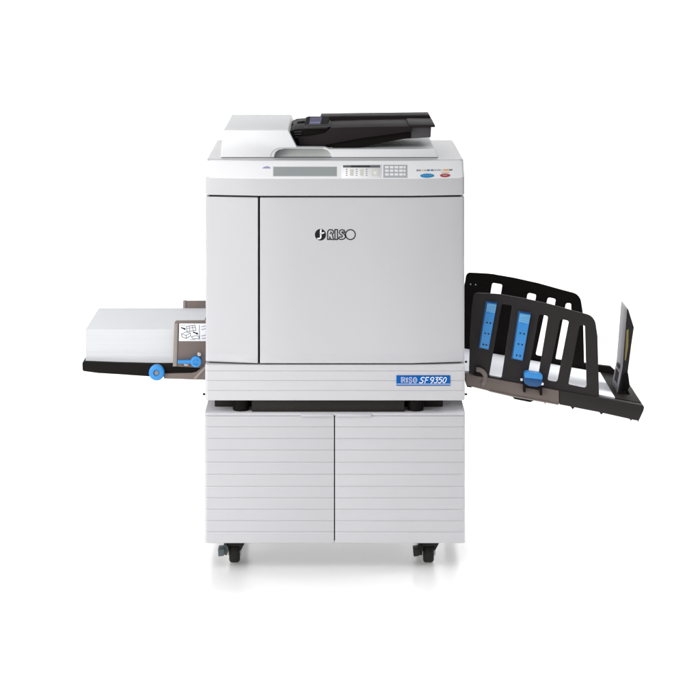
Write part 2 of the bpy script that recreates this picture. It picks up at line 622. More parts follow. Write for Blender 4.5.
T = -0.001
panel_items('display_bezel', [rect(273, 166.6, 337, 176.4)], T, 0.0003, M['keypad'], console)
panel_items('display_screen', [rect(273.7, 167.3, 336.2, 175.8)], T, 0.0005, M['screen'], console, 0)
panel_items('status_icon', [[(262, 168.5), (263.5, 167.2), (266, 166.3), (268.5, 166.3), (270.3, 167.5), (270.8, 168.6)]], T, 0.0002, M['lilac'], console, 0)
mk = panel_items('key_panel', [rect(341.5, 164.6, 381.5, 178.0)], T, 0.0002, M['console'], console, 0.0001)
panel_items('display_strip', [rect(343, 165.3, 380, 167.6)], T, 0.0005, M['lcd'], mk, 0)
panel_items('display_strip', [rect(351, 165.5, 370, 167.4)], T, 0.0007, M['lcddark'], mk, 0)
dots = []
for cx_ in (346.6, 356.6, 366.6):
    for ry_ in (169.4, 171.4, 173.4, 175.4):
        dots.append(rect(cx_ - 0.75, ry_ - 0.35, cx_ + 0.75, ry_ + 0.35))
panel_items('key_print', dots, T, 0.0004, M['greyink'], mk, 0)
keys = []
for cx_ in (351.6, 361.6):
    keys.append(rect(cx_ - 1.7, 169.3, cx_ + 1.7, 176.0))
panel_items('soft_key', keys[:1], T, 0.0008, M['cream'], mk)
panel_items('soft_key', keys[1:], T, 0.0008, M['cream'], mk)
panel_items('mode_key', [rect(371.6, 169.5, 379.2, 176.0)], T, 0.0006, M['cream'], mk)
panel_items('mode_key', [ellipse(375.3, 172.8, 1.9, 1.6, 16)], T, 0.0010, M['white'], mk)
kp = panel_items('keypad', [rect(383.2, 164.8, 407.4, 177.8)], T, 0.0004, M['keypad'], console)
for r_ in (167.4, 170.9, 174.6):
    for c_ in (387.0, 391.7, 396.4, 401.1, 404.6):
        w_ = 1.9 if c_ < 403 else 1.1
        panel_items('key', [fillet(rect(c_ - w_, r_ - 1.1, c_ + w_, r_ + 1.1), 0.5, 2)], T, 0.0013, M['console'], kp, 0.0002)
op = console
panel_items('start_key', [ellipse(427.2, 176.0, 7.0, 2.0, 28)], T, 0.0014, M['keyblue'], op, 0.0004)
panel_items('stop_key', [ellipse(445.3, 176.0, 5.2, 1.75, 28)], T, 0.0014, M['keyred'], op, 0.0004)
leg = [(416.5, 418.6, 'greyink'), (419.2, 420.6, 'greyink'), (421.2, 423.4, 'cream'), (424.0, 426.0, 'orange'), (426.8, 430.0, 'keyblue'), (430.8, 433.8, 'greyink'),
       (434.5, 436.5, 'keypad'), (437.2, 441.0, 'keypad'), (441.6, 443.2, 'cream'), (443.8, 448.4, 'orange'), (449, 452.6, 'greyink')]
for mm in ('greyink', 'cream', 'orange', 'keyblue', 'keypad'):
    panel_items('key_print', [rect(a, 170.5 - 0.75, b, 170.5 + 0.75) for a, b, k in leg if k == mm], T, 0.0004, M[mm], op, 0)
panel_items('key_print', [rect(441.5, 172.5, 449.5, 173.1)], T, 0.0004, M['orange'], op, 0)
panel_items('key_print', [rect(423 + k * 1.5, 175.7, 423.9 + k * 1.5, 176.4) for k in range(6)], 0.0014, 0.0016, M['bluepale'], op, 0)
panel_items('key_print', [rect(443.3 + k * 1.5, 175.7, 444.2 + k * 1.5, 176.4) for k in range(3)], 0.0014, 0.0016, M['cream'], op, 0)

# ---- logo on the door
def logo():
    u = S
    def P(pts): return [(X(a), Z(b)) for a, b in pts]
    y = -0.0005
    bm = bmesh.new()
    # disc with a light stroke left free inside
    bm2 = bmesh.new()
    c = P(ellipse(320.4, 234.7, 5.55, 5.75, 40))
    bm.faces.new([bm.verts.new((x, y, z)) for x, z in c])
    w = 1.0 * u
    R_ = [(327.6, 239.5), (327.6, 232.2), (328.4, 230.3), (330.0, 229.6), (332.4, 229.9), (333.5, 231.2), (333.4, 233.0), (332.2, 234.3), (333.6, 239.5), (330.9, 239.5), (329.6, 236.4), (329.6, 239.5)]
    ribbon(bm, P(R_), w, y - 0.0001, True)
    ribbon(bm, P([(329.6, 233.6), (331.2, 233.3), (331.5, 232.3), (330.3, 231.7)]), w * 0.9, y - 0.00012)
    ribbon(bm, P([(334.9, 229.6), (337.4, 229.6), (337.4, 239.5), (334.9, 239.5)]), w, y - 0.0001, True)
    S_ = [(345.0, 232.2), (344.2, 230.3), (341.8, 229.6), (339.8, 230.5), (339.2, 232.4), (340.2, 234.4), (342.0, 235.2), (342.4, 236.4), (341.4, 237.2), (339.2, 236.8), (338.6, 238.6),
          (340.4, 239.5), (343.0, 239.3), (345.0, 238.0), (345.4, 235.9), (344.2, 234.0), (342.2, 233.1), (341.8, 232.2), (343.0, 231.7), (344.2, 232.6)]
    ribbon(bm, P(S_), w, y - 0.0001, True)
    ribbon(bm, P(ellipse(350.4, 234.6, 4.85, 4.95, 40)), w, y - 0.0001, True)
    o = bm_obj('logo', bm, M['ink'], front_door)
    ribbon(bm2, P([(317.2, 238.6), (319.9, 238.4), (320.7, 237.4), (320.7, 230.4), (321.1, 229.3)]), 1.5 * u, y - 0.0003)
    ribbon(bm2, P([(320.9, 234.4), (322.2, 233.0), (324.3, 232.7)]), 1.35 * u, y - 0.0003)
    bm_obj('logo_mark', bm2, M['white'], o)


logo()

# ---- nameplate on the lower panel
np_ = prism('nameplate', fillet(XZ([(396.3, 374.9), (450.2, 374.9), (450.2, 385.2), (396.3, 385.2)]), 0.0006, 2), -0.0055, -0.0005, M['plate'], lower, 0.0003, 1)
yb = -0.0058
bm = bmesh.new()
def P0(pts): return [(X(a), Z(b)) for a, b in pts]
wb = 0.42 * S
# double-stroke lettering, first word
def letter(polys):
    for pl, cl in polys: ribbon(bm, P0(pl), wb, yb, cl)
t0, b0 = 376.9, 382.3
letter([([(401.3, b0), (401.3, t0), (403.6, t0), (404.7, 377.6), (404.7, 378.9), (403.8, 379.6), (404.9, b0)], False), ([(402.6, b0), (402.6, 378.2), (403.4, 378.2)], False), ([(402.6, 379.6), (403.8, 379.6)], False),
        ([(406.2, t0), (406.2, b0)], False), ([(407.5, t0), (407.5, b0)], False),
        ([(411.9, 377.3), (411.0, t0), (409.9, t0), (409.1, 377.7), (409.3, 378.9), (411.4, 380.2), (411.7, 381.4), (410.9, b0), (409.6, b0), (408.7, 381.7)], False),
        ([(411.7, 378.4), (410.6, 378.1)], False), ([(408.9, 380.6), (410.2, 381.0)], False)])
ribbon(bm, P0(ellipse(414.9, 379.6, 1.95, 2.65, 24)), wb * 0.9, yb, True)
ribbon(bm, P0(ellipse(414.9, 379.6, 0.85, 1.6, 20)), wb * 0.7, yb, True)
# slanted second word
def sl(pts): return [(a + (379.6 - b) * 0.28, b) for a, b in pts]
wi = 0.80 * S
def ital(pl, cl=False): ribbon(bm, P0(sl(pl)), wi, yb, cl)
ital([(424.0, 377.6), (423.0, t0), (421.4, t0), (420.5, 377.9), (420.8, 379.0), (423.0, 380.1), (423.4, 381.3), (422.4, b0), (420.6, b0), (419.7, 381.6)])
ital([(425.4, b0 + .3), (425.4, t0), (428.4, t0)]); ital([(425.4, 379.6), (427.9, 379.6)])
def digit9(x): ital([(x + 3.0, 379.0), (x + 2.2, 379.8), (x + 0.9, 379.8), (x, 378.9), (x, 377.7), (x + 0.9, t0), (x + 2.1, t0), (x + 3.0, 377.7), (x + 3.0, 380.2), (x + 2.5, 381.4), (x + 1.2, b0 + .2)])
digit9(430.3)
x = 434.6; ital([(x, t0), (x + 2.9, t0), (x + 1.4, 379.0), (x + 2.5, 379.3), (x + 3.0, 380.6), (x + 2.3, 382.0), (x + 1.1, b0), (x - .1, 381.8)])
x = 438.8; ital([(x + 3.0, t0), (x + .3, t0), (x + .1, 379.2), (x + 1.6, 378.9), (x + 2.8, 379.6), (x + 2.9, 381.1), (x + 1.9, b0), (x + .6, b0), (x - .2, 381.7)])
ribbon(bm, P0(sl(ellipse(444.5, 379.6, 1.5, 2.65, 20))), wi, yb, True)
ribbon(bm, P0([(396.4, 383.6), (450.1, 383.6)]), 0.5 * S, yb)
bm_obj('lettering', bm, M['white'], np_)

# ---- black under-base and levelling feet
zu0, zu1 = zc_top + 0.0002, zb0 + 0.0015
box('under_base', X(251.5), X(404.5), 0.012, 0.46, zu0, zu1, M['base'], cop, 0.0015)
box('under_base', X(214.5, .06), X(443, .06), 0.066, 0.44, zu0 + 0.0005, zu1 - 0.0005, M['base'], cop, 0.0015)
for fx in (240.8, 415.5):
    for fy in (0.034, 0.42):
        bm = bmesh.new()
        add_cyl(bm, (X(fx, .03), fy, (zu0 + zu1) / 2 - 0.0015), 'z', 0.0205, zu1 - zu0 - 0.004, 36)
        bevel_sharp(bm, 0.0015, 2, 50)
        f = bm_obj('levelling_foot', bm, M['jet'], cop)
        cyl('foot_cap', (X(fx, .03), fy, zu1 - 0.0025), 'z', 0.0215, 0.0035, M['metal'], f, 0.0004, 36)

# small hinge pins on the lower flanks
for (px_, py_) in ((203.7, 395.2), (466.3, 395.3), (466.3, 362.8)):
    cyl('side_screw', (X(px_), 0.012, Z(py_)), 'x', 0.0026, 0.006, M['ink'], lower, 0.0004, 14)

# ------------------------------------------------------------------ lid and feeder
LY = 0.090
LBACK = 0.525
zl0 = Z(157.4, LY)
# front skin with a real notch for the grip
outer = XZ([(220.6, 157.4), (222.8, 131.2), (223.6, 130.0), (288.0, 130.0), (296.8, 147.2), (325.0, 147.4), (329.5, 149.2), (434.6, 149.2), (435.8, 150.0), (438.8, 157.4),
            (331.8, 157.4), (330.6, 153.6), (327.6, 150.6), (323.0, 148.9), (284.0, 148.9), (278.5, 150.0), (275.6, 152.4), (274.6, 155.0), (274.4, 157.4)], LY)
lid = prism('scanner_lid', outer, LY, LY + 0.030, M['lid'], cop, 0.0022, 3)
# the mass of the lid behind the skin
inner = XZ([(220.9, 157.3), (223.2, 130.7), (223.9, 130.15), (287.8, 130.15), (296.4, 147.6), (325, 147.8), (329, 149.5), (434.2, 149.5), (435.3, 150.3), (438.2, 157.3)], LY)
prism('lid_body', inner, LY + 0.0304, LBACK, M['lid'], lid, 0.0022, 3)
# dished grip: a curved wall inside the notch
bm = bmesh.new()
zt_, zb_ = Z(148.6, LY), zl0
prev = None
cols = 14
for k in range(9):
    t = k / 8
    y = LY + 0.004 + 0.0255 * math.sin(t * math.pi / 2)
    z = zb_ + (zt_ - zb_) * (1 - math.cos(t * math.pi / 2)) * 0.98
    row = [bm.verts.new((X(274.0 + 58.4 * i / cols, LY), y, z)) for i in range(cols + 1)]
    if prev:
        for i in range(cols):
            bm.faces.new((prev[i], prev[i + 1], row[i + 1], row[i]))
    prev = row
bm_obj('lid_grip', bm, M['notch'], lid)
# moulded ring round the left of the grip
bm = bmesh.new()
ribbon(bm, XZ([(270.6, 157.2), (271.0, 154.4), (272.6, 151.6), (275.4, 149.3), (279.6, 148.0), (290, 147.8), (323, 147.8)], LY), 0.0022, LY - 0.0005)
bm_obj('grip_moulding', bm, M['shell'], lid)
# shade of the gap under the lid, painted as a black box
box('lid_gap_shade', X(221.4, LY), X(438.2, LY), LY + 0.006, LBACK - 0.01, zk2 + 0.0008, zl0 + 0.0006, M['black'], lid, 0)

# feeder throat and document tray (black)
TY = 0.118
throat = prism('feeder_inlet', XZ([(287.9, 135.5), (290.4, 131.8), (294.6, 129.8), (303.4, 129.2), (306.0, 127.4), (331.0, 127.4), (331.0, 145.3), (298.2, 145.3)], TY), TY + 0.012, 0.43, M['jet'], cop, 0.0015)
prism('inlet_finger', XZ([(291.4, 124.6), (292.6, 123.0), (294.6, 126.4), (297.4, 121.6), (304.6, 120.6), (306.4, 124.2), (305.0, 131.0), (292, 131.0)], 0.30), 0.29, 0.315, M['jet'], throat, 0.001)
# leaning block that carries the purple label
bm = bmesh.new()
qa = [Vector((X(a, .19), .19, Z(b, .19))) for a, b in ((304.4, 126.4), (326.6, 126.0))]
qb = [Vector((X(a, .26), .26, Z(b, .26))) for a, b in ((306.6, 117.0), (329.0, 116.6))]
qc = [Vector((v.x, .30, Z(126, .19))) for v in qb]
vs_ = [bm.verts.new(v) for v in (qa[0], qa[1], qb[1], qb[0], qc[0], qc[1])]
for f in ((0, 1, 2, 3), (3, 2, 5, 4), (0, 3, 4), (1, 5, 2), (0, 4, 5, 1)):
    bm.faces.new([vs_[k] for k in f])
blk = bm_obj('label_block', bm, M['jet'], throat)
pn = (qb[0] - qa[0]).cross(qa[1] - qa[0]).normalized()
if pn.y > 0: pn = -pn
def on_blk(u, v, h):
    return (qa[0].lerp(qa[1], u)).lerp(qb[0].lerp(qb[1], u), v) + pn * h
def blk_patch(name, rects, h, m, par):
    bm = bmesh.new()
    for u0, v0, u1, v1 in rects:
        bm.faces.new([bm.verts.new(on_blk(u, v, h)) for u, v in ((u0, v0), (u1, v0), (u1, v1), (u0, v1))])
    return bm_obj(name, bm, m, par)
lb_ = blk_patch('purple_label', [(.18, .18, .70, .94)], 0.0006, M['purple'], throat)
blk_patch('label_print', [(.24 + k * .074, .27, .285 + k * .074, .44) for k in range(6)], 0.0010, M['lilac'], lb_)
prism('inlet_bar', XZ([(304.0, 127.6), (327.4, 127.2), (327.4, 129.0), (304.0, 129.4)], TY), TY + 0.004, TY + 0.0135, M['char'], throat, 0.001)
bm = bmesh.new()
for a, b, y_ in ((294, 301.5, 131.6), (294.0, 301, 134.0), (295.2, 300, 136.6)):
    add_prism(bm, XZ([(a, y_ + .5), (b, y_), (b, y_ + .7), (a, y_ + 1.2)], TY), TY + 0.008, TY + 0.0125)
bm_obj('inlet_bar', bm, M['traygrey'], throat)

tray = prism('document_tray', XZ([(297.6, 136.6), (309, 136.2), (325, 133.2), (331, 128.0), (345, 127.4), (411.0, 126.2), (411.0, 131.6), (360, 138.6), (324, 145.4), (299.6, 145.4)], TY), TY, 0.43, M['tray'], cop, 0.0018)
prism('tray_underside', XZ([(324, 145.0), (360, 138.2), (411, 131.0), (411, 138.6), (402, 139.6), (372, 145.2), (346, 150.8), (340, 151.2), (334, 149.6)], TY), TY + 0.010, 0.42, M['jet'], tray, 0.002)
prism('tray_extension', XZ([(408, 127.5), (431.6, 127.6), (431.0, 138.0), (408, 139.3)], TY), TY + 0.014, 0.36, M['traygrey'], tray, 0.002)
prism('tray_flange', XZ([(409, 124.8), (434.6, 125.0), (435.4, 126.0), (434.8, 127.2), (409, 127.0)], TY), TY - 0.002, 0.30, M['tray'], tray, 0.0012)
# upper paper guide running the length of the tray at the back
prism('document_guide', fillet(XZ([(318, 126.5), (321, 116.6), (345, 116.2), (429.6, 115.2), (432.4, 121.0), (431.6, 121.8), (412.5, 121.9), (411.0, 124.0), (411.0, 129), (318, 131)], 0.33), 0.002, 2), 0.33, 0.425, M['tray'], tray, 0.0016)

# ------------------------------------------------------------------ paper feed tray (left side)
FY = 0.105
SY0, SY1 = 0.120, 0.417
feed = prism('feed_tray', XZ([(82.2, 363.0), (83.0, 361.9), (85.0, 361.9), (120, 363.2), (172, 364.4), (206, 364.4), (206, 373.2), (163, 376.9), (150, 376.6), (118, 374.4), (98, 373.2), (83.4, 371.2), (82.4, 370.2)], FY), FY, 0.435, M['jet'], cop, 0.0022, 3)
prism('tray_bracket', fillet(XZ([(164, 377.9), (164.2, 373.2), (192, 372.6), (196.5, 371.5), (207, 362.8), (207, 379.2)], FY), 0.001, 2), FY - 0.008, 0.15, M['brown'], feed, 0.0012)
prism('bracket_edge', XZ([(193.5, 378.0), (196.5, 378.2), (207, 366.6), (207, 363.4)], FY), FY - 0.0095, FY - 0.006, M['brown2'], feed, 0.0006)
gd = prism('paper_guide', fillet(XZ([(173.2, 365.8), (174.6, 322.6), (176.0, 320.9), (208, 320.6), (208, 368), (176, 366.2)], FY), 0.0012, 2), FY - 0.004, FY + 0.010, M['brown'], feed, 0.0012)
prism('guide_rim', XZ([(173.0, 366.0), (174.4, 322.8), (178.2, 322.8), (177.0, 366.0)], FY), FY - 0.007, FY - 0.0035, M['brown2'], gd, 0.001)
st = prism('instruction_sticker', XZ([(179.4, 323.2), (207, 323.2), (207, 340.8), (179.0, 340.8)], FY), FY - 0.0046, FY - 0.0030, M['white'], gd, 0.0002)
bm = bmesh.new()
ys = FY - 0.0049
def RB(pts, w=0.55, cl=False): ribbon(bm, XZ(pts, FY), w * S, ys, cl)
# small line drawings of a tray and arrows
RB([(186.5, 326.0), (195.0, 324.8), (196.0, 330.0), (187.2, 331.2)], .5, True)
RB([(187.5, 328.0), (195.2, 327.0)], .4); RB([(189.4, 325.6), (189.9, 330.8)], .4); RB([(192.6, 325.2), (193.2, 330.2)], .4)
RB([(181.4, 333.6), (186.0, 331.6), (190.5, 332.6), (186.2, 335.0)], .5, True)
RB([(181.6, 333.8), (182.2, 336.6), (186.4, 338.0), (190.8, 335.4), (190.5, 332.8)], .5)
RB([(186.3, 335.1), (186.5, 337.8)], .45); RB([(191.5, 336.4), (196, 335.2), (199.6, 336.0), (198.8, 338.2), (193.2, 338.6)], .45, True)
RB([(199.5, 324.6), (199.7, 339.4)], .45); RB([(201.4, 326.4), (206.4, 325.4)], .45); RB([(201.4, 329.4), (206.6, 328.0), (206.6, 333)], .45)
RB([(201.6, 335.6), (206.8, 334.6)], .45); RB([(202, 338.2), (206.8, 337.6)], .45)
for a in range(5): RB([(180.6 + a * 1.1, 325.0), (181.3 + a * 1.1, 325.0)], .5)
for a in range(4): RB([(190.2 + a * 1.3, 339.2), (191.0 + a * 1.3, 339.2)], .45)
# black arrows
for (ax, ay, bx_, by_) in ((181.2, 327.2, 185.6, 328.9), (193.0, 331.6, 198.2, 333.6)):
    RB([(ax, ay), (bx_ - 1.2, by_ - 0.5)], 1.2)
    f = [bm.verts.new((X(a, FY), ys - 0.0001, Z(b, FY))) for a, b in ((bx_ + .6, by_ + .2), (bx_ - 1.9, by_ + .6), (bx_ - 1.1, by_ - 1.7))]
    bm.faces.new(f)
bm_obj('sticker_print', bm, M['ink'], st)
# pressure lever (blue): disc and arm
bm = bmesh.new()
add_cyl(bm, (X(196.3, FY), FY - 0.011, Z(360.6, FY)), 'y', 0.0138, 0.014, 36)
bevel_sharp(bm, 0.0014, 2, 50)
add_prism(bm, fillet(XZ([(178.0, 359.3), (192, 359.2), (192, 362.4), (178.2, 362.4)], FY), 0.002, 3), FY - 0.014, FY - 0.0055)
bmesh.ops.recalc_face_normals(bm, faces=bm.faces)
lv = bm_obj('lever', bm, M['blue'], gd)
bm = bmesh.new()
ribbon(bm, XZ(ellipse(196.4, 360.8, 2.6, 2.6, 20, 30, 330), FY), 0.0011, FY - 0.0184)
ribbon(bm, XZ([(196.4, 360.8), (196.6, 363.4)], FY), 0.0010, FY - 0.0184)
bm_obj('lever_mark', bm, M['bluedark'], lv)
cyl('screw', (X(199.6, FY), FY - 0.008, Z(353.4, FY)), 'y', 0.0052, 0.010, M['metal'], gd, 0.001, 20)
box('guide_pin', X(184.6, FY), X(188.8, FY), FY - 0.010, FY - 0.002, Z(364.9, FY), Z(363.1, FY), M['metal'], gd, 0.0008)
# round blue knob under the tray edge
N = 48
bm = bmesh.new()
kc = (X(156.4, FY - .02), Z(373.2, FY - .02))
prof = [(0.0072, 0.004), (0.0072, -0.0115), (0.0084, -0.0135), (0.0160, -0.0135), (0.0188, -0.0120), (0.0200, -0.0095), (0.0200, 0.002), (0.0188, 0.004)]
vs = [[bm.verts.new((kc[0] + a * math.cos(2 * math.pi * k / N), FY - 0.006 + b, kc[1] + a * math.sin(2 * math.pi * k / N))) for a, b in prof] for k in range(N)]
for k in range(N):
    for i in range(len(prof)):
        j = (i + 1) % len(prof)
        bm.faces.new((vs[k][i], vs[k][j], vs[(k + 1) % N][j], vs[(k + 1) % N][i]))
kn = bm_obj('knob', bm, M['blue'], feed)
cyl('knob_axle', (kc[0], FY - 0.009, kc[1]), 'y', 0.0066, 0.016, M['stopgrey'], kn, 0.001, 20)
# rear guide
gb = prism('paper_guide', XZ([(183.6, 300.6), (212, 300.6), (212, 345), (183.6, 345)], 0.43), 0.421, 0.434, M['brown'], feed, 0.0012)
prism('guide_rim', XZ([(183.2, 300.3), (186.0, 300.3), (186.0, 345), (183.2, 345)], 0.43), 0.4185, 0.4345, M['brown2'], gb, 0.0008)

# paper stack in the feed tray (its own thing)
def ps():
    bm = bmesh.new()
    x0 = X(85.6, SY0); x1 = x0 + 0.300
    z0 = Z(362.9, SY0) + 0.0002; z1 = Z(329.4, SY0)
    n = 26
    import random
    rnd = random.Random(4)
    rows = []
    for k in range(n + 1):
        z = z0 + (z1 - z0) * k / n
        j = rnd.uniform(-0.0004, 0.0004); i = rnd.uniform(-0.0003, 0.0003)
        rows.append([bm.verts.new(p) for p in ((x0 + j, SY0 + i, z), (x1, SY0 + i, z), (x1, SY1 + i, z), (x0 + j, SY1 + i, z))])
    for a, b in zip(rows, rows[1:]):
        for i in range(4):
            bm.faces.new((a[i], a[(i + 1) % 4], b[(i + 1) % 4], b[i]))
    bm.faces.new(rows[0][::-1]); bm.faces.new(rows[-1])
    o = bm_obj('paper_stack', bm, M['paper'], None, 20)
    o['label'] = 'thick stack of white paper loaded in the feed tray left of the copier'
    o['category'] = 'paper stack'


ps()

# ------------------------------------------------------------------ receiving tray (right side)
RY = 0.095
rail = prism('receiving_tray', XZ([(466, 374.0), (488, 378.0), (516, 383.0), (559, 390.8), (559, 404.8), (534, 400.6), (512, 396.4), (490, 391.4), (466, 385.4)], RY), RY, 0.44, M['brown'], cop, 0.0016)
prism('tray_floor', XZ([(559.4, 390.6), (600, 397.6), (643.0, 405.4), (644.4, 407.2), (643.6, 411.0), (639.2, 420.4), (636, 420.6), (600, 412.6), (559.4, 404.6)], RY), RY + 0.001, 0.44, M['char'], rail, 0.0018)
# a low upstand along the back, black, reaching past the rear guide
prism('rear_rail', XZ([(468, 349), (598, 365.5), (611, 367.0), (617.5, 373), (622.5, 390), (636, 409.5), (600, 404), (468, 378)], 0.42), 0.425, 0.440, M['jet'], rail, 0.0012)
# bits under the tray
for pts in ([(467, 385.6), (472.5, 386.6), (471.5, 388.2), (467, 387.4)], [(488, 389.6), (513, 395.6), (513, 397.6), (489, 391.9)], [(511.5, 395.8), (536, 400.4), (530.5, 402.8), (514.5, 399.6)],
            [(543, 401.2), (547, 402), (545.4, 404.6)], [(570.5, 406.6), (575, 407.6), (573, 410.0)], [(599, 412.0), (604, 413.2), (601.5, 415.2)]):
    prism('tray_clip', XZ(pts, RY), RY + 0.006, RY + 0.09, M['jet'], rail, 0.0004)
for pts in ([(628.5, 417.8), (633, 418.8), (631, 421.0)], [(637.2, 419.4), (640, 418.4), (638.2, 422.2)]):
    prism('tray_clip', XZ(pts, RY), RY + 0.002, RY + 0.09, M['char'], rail, 0.0004)
# embossed quarter ring with a dark catch
bm = bmesh.new()
ribbon(bm, XZ(ellipse(477.0, 377.6, 8.3, 8.3, 18, -95, 62), RY), 0.012, RY - 0.0016)
o = bm_obj('ring_emboss', bm, M['brown3'], rail)
sm = o.modifiers.new('th', 'SOLIDIFY'); sm.thickness = 0.0020; sm.offset = 0
prism('catch', fillet(XZ([(474.8, 372.2), (480.6, 371.0), (484.0, 374.0), (480.5, 374.8), (477.5, 375.8), (474.6, 375.2)], RY), 0.001, 2), RY - 0.0022, RY + 0.002, M['jet'], rail, 0.0005)
# highlight on the rail's lower edge, painted as a thin pale strip
prism('rail_highlight', XZ([(490, 390.4), (512, 395.4), (558.6, 403.9), (558.6, 404.9), (512, 396.6), (490, 391.6)], RY), RY - 0.003, RY + 0.003, M['brown2'], rail, 0.0006)

GY0, GY1 = 0.100, 0.1065
outline = [(469.0, 373), (470.0, 341), (472.2, 306), (474.4, 292.8), (500, 294.2), (525, 298.6), (550, 304.2), (575, 311.2), (594.6, 316.4), (597.6, 336), (599.2, 399.6), (560, 392.2), (516, 384.2), (488, 379.2)]
go = fillet(XZ(outline, GY0), [0, 0, .05, .012, .2, .3, .3, .3, .030, .08, 0, .0, .0, .0], 7)
slots = [
    fillet(XZ([(501.6, 303.8), (512.4, 305.6), (501.6, 378.6), (489.0, 376.4)], GY0), .005, 4),
    fillet(XZ([(539.2, 314.2), (548.4, 316.2), (536.8, 385.6), (526.2, 383.4)], GY0), .006, 4),
    fillet(XZ([(560.4, 319.0), (569.2, 321.0), (557.4, 382.4), (547.4, 380.4)], GY0), .006, 4),
    fillet(XZ([(579.6, 325.0), (585.2, 325.6), (586.8, 388.4), (568.4, 384.6)], GY0), [.006, .005, .006, .004], 4),
]
gf = plate('side_guide', go, slots, GY0, GY1, M['char'], rail)
# rear guide: the same moulding in black
gr = gf.copy(); gr.data = gf.data.copy(); gr.data.materials.clear(); gr.data.materials.append(M['jet'])
col.objects.link(gr); gr.parent = rail
gr.location = gf.location + Vector((0, 0.312, 0))
gr.name = 'side_guide.001'
# two light pin holes in the rear guide
bm = bmesh.new()
for a, b in ((470.6, 284.2), (475.6, 284.6)):
    add_cyl(bm, (X(a, .41), 0.410, Z(b, .41)), 'y', 0.0016, 0.006, 14)
bm_obj('pin', bm, M['white'], gr)

# blue corrugator strips on the front guide
def pad(tl, tr, br, bl):
    pts = XZ([tl, tr, br, bl], GY0)
    o = prism('corrugator_strip', fillet(pts, 0.0012, 2), GY0 - 0.011, GY0 + 0.001, M['blue'], gf, 0.001)
    def at(u, v):
        p = [tl[k] + (tr[k] - tl[k]) * u for k in (0, 1)]; q = [bl[k] + (br[k] - bl[k]) * u for k in (0, 1)]
        return (p[0] + (q[0] - p[0]) * v, p[1] + (q[1] - p[1]) * v)
    prism('strip_cap', XZ([at(.02, .01), at(.98, .01), at(.97, .19), at(.03, .19)], GY0), GY0 - 0.0135, GY0 - 0.010, M['bluepale'], o, 0.0008)
    bm = bmesh.new()
    for v in (0.075, 0.125, 0.165):
        ribbon(bm, XZ([at(.08, v + .03), at(.5, v), at(.92, v - .022)], GY0), 0.0010, GY0 - 0.0138)
    bm_obj('strip_rib', bm, M['blue'], o)
    bm = bmesh.new()
    for v in (.43, .67, .92):
        for u in (.34, .70):
            a, b = at(u, v)
            add_cyl(bm, (X(a, GY0), GY0 - 0.0113, Z(b, GY0)), 'y', 0.0019, 0.002, 14)
    bm_obj('strip_hole', bm, M['ink'], o)
    # dark recess the strip slides in
    prism('strip_slot', XZ([(tl[0] - 1.0, tl[1] - 1.6), (tr[0] + .8, tr[1] - 1.4), (br[0] + .8, br[1] + 1.6), (bl[0] - 1.0, bl[1] + 1.4)], GY0), GY0 - 0.0012, GY0 + 0.001, M['bluedark'], o, 0.0003)


pad((486.8, 302.2), (496.4, 303.6), (488.0, 348.4), (479.6, 346.4))
pad((519.4, 312.4), (530.2, 314.2), (522.0, 359.4), (512.4, 357.2))

# blue clamp at the foot of the front guide
bm = bmesh.new()
cz = XZ([(523.6, 371.2), (526, 369.8), (539.6, 371.6), (541.6, 373.4), (541.4, 377.4), (523.4, 375.4)], GY0)
cl = prism('guide_clamp', fillet(cz, 0.002, 3), GY0 - 0.026, GY0 - 0.0005, M['blue'], gf, 0.002, 3)
bm.free()
prism('clamp_face', fillet(XZ([(523.0, 375.6), (541.8, 377.6), (540.4, 383.6), (536, 385.0), (528, 384.0), (523.6, 381.4)], GY0), 0.002, 3), GY0 - 0.023, GY0 - 0.0005, M['bluedark'], cl, 0.0015)
prism('clamp_legs_shadow', XZ([(523.0, 381.4), (528, 384.2), (536, 385.2), (541.6, 383.6), (541.6, 394.0), (539.2, 393.6), (539.2, 388.8), (525.0, 386.2), (525.0, 391.0), (522.6, 390.4)], GY0), GY0 - 0.020, GY0 - 0.0005, M['jet'], cl, 0.0008)  # black legs, plus the shadow under the clamp painted as a black band
cyl('clamp_pin', (X(521.2, GY0), GY0 - 0.012, Z(378.6, GY0)), 'x', 0.0034, 0.006, M['white'], cl, 0.0006, 16)
cyl('clamp_pin', (X(541.6, GY0), GY0 - 0.020, Z(382.2, GY0)), 'x', 0.0034, 0.006, M['white'], cl, 0.0006, 16)

# end stop: an upright paddle at the low end
EY0, EY1 = 0.185, 0.285
es = prism('end_stop', XZ([(616.4, 399.0), (622.4, 367), (624.9, 335), (627.0, 308.6), (628.4, 309.4), (634.0, 327.6), (631.4, 345), (627.6, 374), (626.4, 386), (624, 400.5)], EY0), EY0, EY1, M['char'], rail, 0.0012)
prism('stop_face', XZ([(616.0, 398.8), (622.0, 367), (624.5, 335), (626.6, 308.4), (627.2, 308.4), (625.1, 335), (622.6, 367), (616.6, 398.9)], EY0), EY0 - 0.0015, EY1 + 0.001, M['stopgrey'], es, 0.0003)
prism('ochre_label', XZ([(626.4, 330.4), (628.6, 329.0), (628.2, 346.0), (625.8, 360.6), (624.6, 360.0), (625.6, 345)], EY0), EY0 - 0.0008, EY0 + 0.002, M['yellow'], es, 0.0002)
bm = bmesh.new()
for (p0, p1) in (((618.9, 385.6), (620.9, 375.0)), ((621.2, 371.8), (622.0, 367.6))):
    a0, b0_ = X(p0[0], EY0) - 0.0022, Z(p0[1], EY0); a1, b1_ = X(p1[0], EY0) - 0.0022, Z(p1[1], EY0)
    ya, yb_ = EY0 + 0.028, EY0 + 0.075
    bm.faces.new([bm.verts.new(v) for v in ((a0, ya, b0_), (a0, yb_, b0_), (a1, yb_, b1_), (a1, ya, b1_))])
